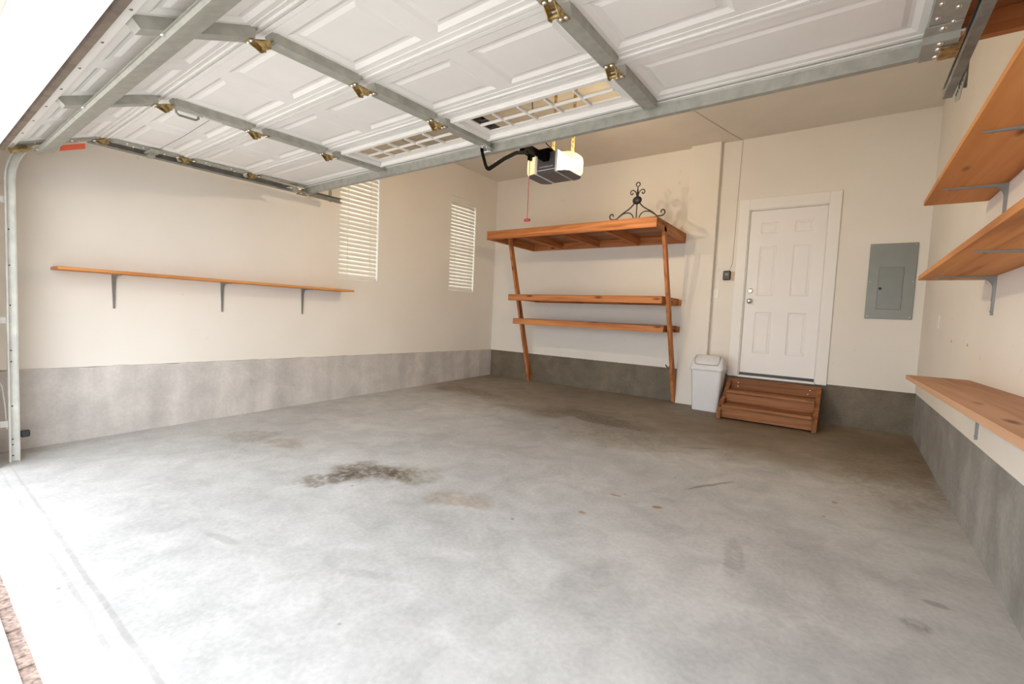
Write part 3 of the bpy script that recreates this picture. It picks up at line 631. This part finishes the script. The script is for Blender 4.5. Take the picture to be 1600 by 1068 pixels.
# ------------------------------------------------------------------ big storage rack on the back wall
rk = thing('storage_rack', (2.05,5.5,0), 'reddish wooden storage rack with a deep overhead deck and two narrow shelves', 'storage rack')
RX0, RX1, RY0, RY1, RZ0, RZ1 = .815, 3.285, 4.850, D-.002, 2.145, 2.250
MB().box((RX0,RY0,RZ0), (RX1,RY0+.038,RZ1), .002).build('fascia', M_woodx, rk)
MB().box((RX0,RY1-.038,RZ0), (RX1,RY1,RZ1), .002).build('ledger', M_woodx, rk)
for x in (RX0,1.37,1.99,2.61,RX1-.038): MB().box((x,RY0+.038,RZ0+.001), (x+.038,RY1-.038,RZ1), .002).build('joist', M_woody, rk)
MB().box((RX0-.004,RY0-.004,RZ1), (RX1,RY1,RZ1+.014)).build('plywood_deck', M_plyx, rk)
def leg(x, yb, yt, zt, w=.038, hw=.036):
    """slanted 2x4 whose back corner is cut plumb against the wall"""
    k = (yt-yb)/zt; zc = (D-.003-yb-hw)/k; f0 = fz(D-.05)+.003
    MB().prism([(yb-hw+k*f0,f0),(D-.003,f0),(D-.003,max(zc,.05)),(yt+hw,zt),(yt-hw,zt)], 0, x, x+w).build('leg', M_woodz, rk)
leg(.868, D-.045, 5.31, RZ1-.006)
leg(3.247, D-.055, 5.165, RZ0+.06)
# narrow shelves: front rail, side arms, back ledger, deck
def narrow(x0, x1, yf, z0, z1, nm):
    MB().box((x0,yf,z0), (x1,yf+.038,z1), .002).build('shelf_rail', M_woodx, rk)
    MB().box((x0+.04,D-.040,z0), (3.286,D-.002,z1), .002).build('shelf_ledger', M_woodx, rk)
    for x in (x0+.09,1.75,2.5,x1-.038): MB().box((x,yf+.038,z0+.004), (x+.038,D-.040,z1-.002), .002).build('shelf_arm', M_woody, rk)
    MB().box((x0,yf+.004,z1), (x1,D-.002,z1+.012)).build('shelf_deck', M_plyx, rk)
narrow(.878, 3.236, 5.34, 1.305, 1.385, 'a')
narrow(.872, 3.224, 5.50, .945, 1.022, 'b')
b = MB(); b.box((3.216,5.86,.455), (3.240,5.90,.50), .004); b.tube([(3.21,5.87,.47),(3.19,5.86,.485),(3.18,5.85,.51)], .008); b.build('hook', M_iron, rk)

# wrought iron topper on the rack
io = thing('wrought_iron_topper', (3.028,4.89,2.266), 'black wrought iron scroll ornament standing on top of the storage rack', 'ornament')
ZB = 2.2665; XC = 3.026; YI = 4.89
def P3(x, z, dy=0): return (XC+x*.97, YI+dy, ZB+z*.97)
def spiral(cx, cz, r0, r1, a0, a1, n=18): return [P3(cx+(r0+(r1-r0)*k/n)*math.cos(a0+(a1-a0)*k/n), cz+(r0+(r1-r0)*k/n)*math.sin(a0+(a1-a0)*k/n)) for k in range(n+1)]
def bez(p0, p1, p2, p3, n=14):
    out = []
    for k in range(n+1):
        u = k/n; c = [(1-u)**3, 3*u*(1-u)**2, 3*u*u*(1-u), u**3]; out.append(P3(sum(a*p[0] for a, p in zip(c,(p0,p1,p2,p3))), sum(a*p[1] for a, p in zip(c,(p0,p1,p2,p3)))))
    return out
for sg in (-1,1):
    b = MB(); b.tube(bez((sg*.035,.18),(sg*.10,.09),(sg*.17,.10),(sg*.245,.012))+bez((sg*.245,.012),(sg*.28,.004),(sg*.345,.0),(sg*.342,.05))[1:]+bez((sg*.342,.05),(sg*.338,.085),(sg*.285,.085),(sg*.300,.045))[1:], .0075, 8); b.build('side_scroll', M_iron, io)
    b = MB(); b.tube(bez((sg*.035,.008),(sg*.06,.10),(sg*.16,.09),(sg*.215,.035)), .0065, 8); b.build('inner_arch', M_iron, io)
    b = MB(); b.tube(bez((sg*.010,.27),(sg*.02,.36),(sg*.10,.35),(sg*.085,.30))+bez((sg*.085,.30),(sg*.078,.28),(sg*.05,.285),(sg*.058,.31))[1:], .006, 8); b.build('leaf_curl', M_iron, io)
b = MB(); b.tube([P3(0,.0),P3(0,.17)], .007); b.build('centre_bar', M_iron, io)
b = MB(); n = 20
b.loft([[P3(.058*k*math.cos(2*PI*j/n), .215+.050*k*math.sin(2*PI*j/n), dy) for j in range(n)] for k, dy in ((.15,-.032),(.5,-.028),(.85,-.016),(1,0),(.85,.016),(.5,.028),(.15,.032))]); b.build('medallion', M_iron, io)
b = MB(); b.tube([P3(0,.255),P3(0,.30),P3(0,.34),P3(0,.375)], [.017,.014,.008,.006], 8); b.build('finial_stem', M_iron, io)
b = MB(); b.tube(spiral(0,.402,.026,.022,-PI/2,1.35*PI), .006, 8); b.build('finial_loop', M_iron, io)

# ------------------------------------------------------------------ swing-top bin
bn = thing('trash_bin', (3.73,5.81,fz(5.8)), 'white plastic swing-top trash bin between the boxed chase and the wooden steps', 'trash bin')
BX, BY, B0 = 3.728, 5.815, fz(5.81)+.001
def rrect(cx, cy, hx, hy, r, z, n=4):
    out = []
    for q, (sx, sy) in enumerate(((1,1),(-1,1),(-1,-1),(1,-1))):
        for k in range(n+1):
            a = q*PI/2+PI/2*k/n; out.append((cx+sx*(hx-r)+r*math.cos(a), cy+sy*(hy-r)+r*math.sin(a), z))
    return out
b = MB(); b.loft([rrect(BX,BY,.150,.100,.03,B0), rrect(BX,BY,.154,.103,.035,B0+.015), rrect(BX,BY,.184,.128,.035,B0+.525)]); b.build('body', M_bin, bn)
b = MB(); b.loft([rrect(BX,BY,.190,.134,.035,B0+.505), rrect(BX,BY,.196,.140,.035,B0+.510), rrect(BX,BY,.196,.140,.035,B0+.545), rrect(BX,BY,.189,.134,.035,B0+.552)]); b.build('rim', M_bin, bn)
lid = []
for z, hx, hy, dy in ((.550,.189,.134,0),(.60,.182,.124,.006),(.650,.170,.100,.014),(.680,.150,.070,.02),(.692,.120,.04,.022)): lid.append(rrect(BX,BY+dy,hx,hy,min(.035,hy*.6),B0+z))
b = MB(); b.loft(lid); ld = b.build('lid', M_bin, bn)
# flap lying on the front slope of the lid
def slopept(u, s, lift):   # s 0..1 from front-bottom to top
    ys = [BY-.132, BY-.116, BY-.084, BY-.050, BY-.02]; zs = [.560,.60,.648,.680,.693]
    q = s*4; i = min(3, int(q)); f = q-i; return (BX+u, ys[i]+(ys[i+1]-ys[i])*f-lift*.7, B0+zs[i]+(zs[i+1]-zs[i])*f+lift*.7)
b = MB(); rings = []
for k in range(9):
    s = .12+.84*k/8; hw = .132+.010*math.sin(PI*k/8)-(.014 if k in (0,8) else 0)
    rings.append([slopept(-hw,s,.0), slopept(-hw+.006,s,.008), slopept(0,s,.010), slopept(hw-.006,s,.008), slopept(hw,s,.0), slopept(0,s,-.006)])
b.loft(rings); fl = b.build('swing_flap', M_bin, bn)
b = MB(); edge = []
for k in range(9):
    s = .12+.84*k/8; hw = .136+.010*math.sin(PI*k/8)-(.014 if k in (0,8) else 0); edge.append((hw,s))
b.tube([slopept(-h,q,.001) for h, q in edge[::-1]]+[slopept(u,.105,.001) for u in (-.09,-.03,.03,.09)]+[slopept(h,q,.001) for h, q in edge], .0028, 6); b.build('flap_gap', M_darkplastic, ld)
b = MB(); b.loft([[slopept(.028*math.cos(2*PI*j/12),.45+.10*math.sin(2*PI*j/12),.008) for j in range(12)], [slopept(.022*math.cos(2*PI*j/12),.45+.08*math.sin(2*PI*j/12),.015) for j in range(12)]]); b.build('push_pad', M_bin, fl)

# ------------------------------------------------------------------ wooden steps below the door
sp = thing('wooden_steps', (4.44,5.75,fz(5.75)), 'small stained wooden steps leading up to the white house door', 'steps')
SX0, SX1 = 3.935, 4.915; sf = fz(5.7)
poly = [(5.42,fz(5.42)+.002),(5.415,.075),(5.60,.20),(5.66,.20),(5.84,.33),(5.95,.418),(D-.04,.418),(D-.04,.002)]
MB().prism(poly, 0, SX0, SX0+.045).build('stringer', M_stepz, sp); MB().prism(poly, 0, SX1-.045, SX1).build('stringer', M_stepz, sp)
xi0, xi1 = SX0+.045, SX1-.045
MB().box((xi0,5.455,sf+.012), (xi1,5.48,.118), .003).build('riser', M_stepx, sp)
MB().box((xi0,5.435,.118), (xi1,5.70,.150), .004).build('tread', M_stepx, sp)
MB().box((xi0,5.685,.150), (xi1,5.71,.262), .003).build('riser', M_stepx, sp)
MB().box((xi0,5.665,.262), (xi1,5.95,.294), .004).build('tread', M_stepx, sp)
MB().box((xi0,5.935,.294), (xi1,5.96,.412), .003).build('riser', M_stepx, sp)
MB().box((xi0,5.925,.400), (xi1,D-.04,.4185), .003).build('top_ledge', M_stepx, sp)
bolts(sp, M_bolt, [(4.06,5.935,.325),(4.06,5.935,.372),(4.79,5.935,.325),(4.808,5.935,.372)], .010, (0,-1,0), 'screw')

# ------------------------------------------------------------------ small things on the walls
bp_ = thing('breaker_panel', (5.44,D,1.22), 'grey metal electrical breaker panel flush in the back wall', 'breaker panel')
MB().box((5.241,D-.014,1.220), (5.638,D,2.026), .003).build('cover_plate', M_panelg, bp_)
pd = MB().box((5.332,D-.022,1.322), (5.537,D-.0142,1.772), .003).build('panel_door', M_panelg2, bp_)
lathe((5.352,D-.022,1.545), (0,-1,0), [(.014,0),(.014,.004),(.008,.008)]).build('latch', M_black, pd)
for z in (1.40,1.67): MB().cyl((5.537,D-.020,z), (5.537,D-.020,z+.05), .006).build('door_hinge', M_panelg, pd)
bolts(bp_, M_bolt, [(x,D-.014,z) for x in (5.262,5.617) for z in (1.242,1.62,2.004)], .008, (0,-1,0), 'cover_screw')
oc = thing('opener_control', (3.815,D,1.645), 'black garage door control button on the wall left of the house door', 'control')
MB().box((3.768,D-.024,1.648), (3.858,D,1.768), .012).build('case', M_black, oc)
MB().box((3.790,D-.028,1.700), (3.838,D-.0235,1.738), .006).build('push_bar', M_darkplastic, oc)
b = MB()
for x in (3.797,3.806,3.816,3.826): b.box((x,D-.0288,1.717), (x+.006,D-.0282,1.723))
stuff(b.build('printed_mark', M_letter, oc))
o = MB().box((3.862,D-.0035,1.640), (3.902,D,1.758)).build('bare_patch', M_patch, None, (3.88,D,1.64)); tag(o, 'bare tan plaster patch between the black control and the door casing', 'patch')
sw = thing('light_switch', (3.695,D,1.415), 'beige light switch plate beside the boxed chase', 'light switch')
MB().box((3.660,D-.006,1.418), (3.730,D,1.536), .003).build('cover_plate', M_trim, sw); MB().box((3.688,D-.016,1.464), (3.702,D-.006,1.490), .003).build('toggle', M_trim, sw)
ou = thing('wall_outlet', (W,4.975,1.125), 'white cover plate seen almost edge-on on the right wall near the corner', 'wall plate')
MB().box((W-.006,4.94,1.126), (W,5.01,1.244), .003).build('cover_plate', M_trim, ou)
for z in (1.158,1.212): MB().box((W-.009,4.960,z-.015), (W-.006,4.990,z+.015), .003).build('socket', M_trim, ou)
b = MB(); b.tube([(3.828,D-.006,1.766),(3.85,D-.004,1.80),(3.868,D-.004,1.86),(3.872,D-.004,2.2),(3.880,D-.004,2.9),(3.887,D-.004,H-.03),(3.885,D-.006,H-.006),(3.80,5.79,H-.004),(3.60,5.0,H-.004),(3.30,4.0,H-.004),(3.05,3.4,H-.004)], .0028, 6)
o = b.build('control_wire', simple('beige_wire', (.48,.42,.34), .6), None, (3.86,D,1.77)); tag(o, 'thin beige wire running from the black control up to the ceiling', 'wire')
b = MB(); b.tube([(.20,.15+.02,ctop(.2)-.02),(.25,.19,.40),(.29,.2,.25),(.30,.205,.10)], .004, 6); o = b.build('sensor_wire', M_trim, None, (.25,.18,.1)); tag(o, 'white low-voltage wire drooping behind the left door track', 'wire')

for y, z, w_ in ((4.328,1.034,'farther, nearer the back corner'),(3.777,1.021,'nearer, above the lowest shelf')):
    o = MB().dome((W,y,z), (-1,0,0), .010, .006).build('wall_plug', M_patch, None, (W,y,z)); tag(o, 'small brown screw plug in the right wall, the '+w_, 'wall plug', 'screw plugs in the right wall')
for o in list(bpy.data.objects):
    if '_o' in o: del o['_o']
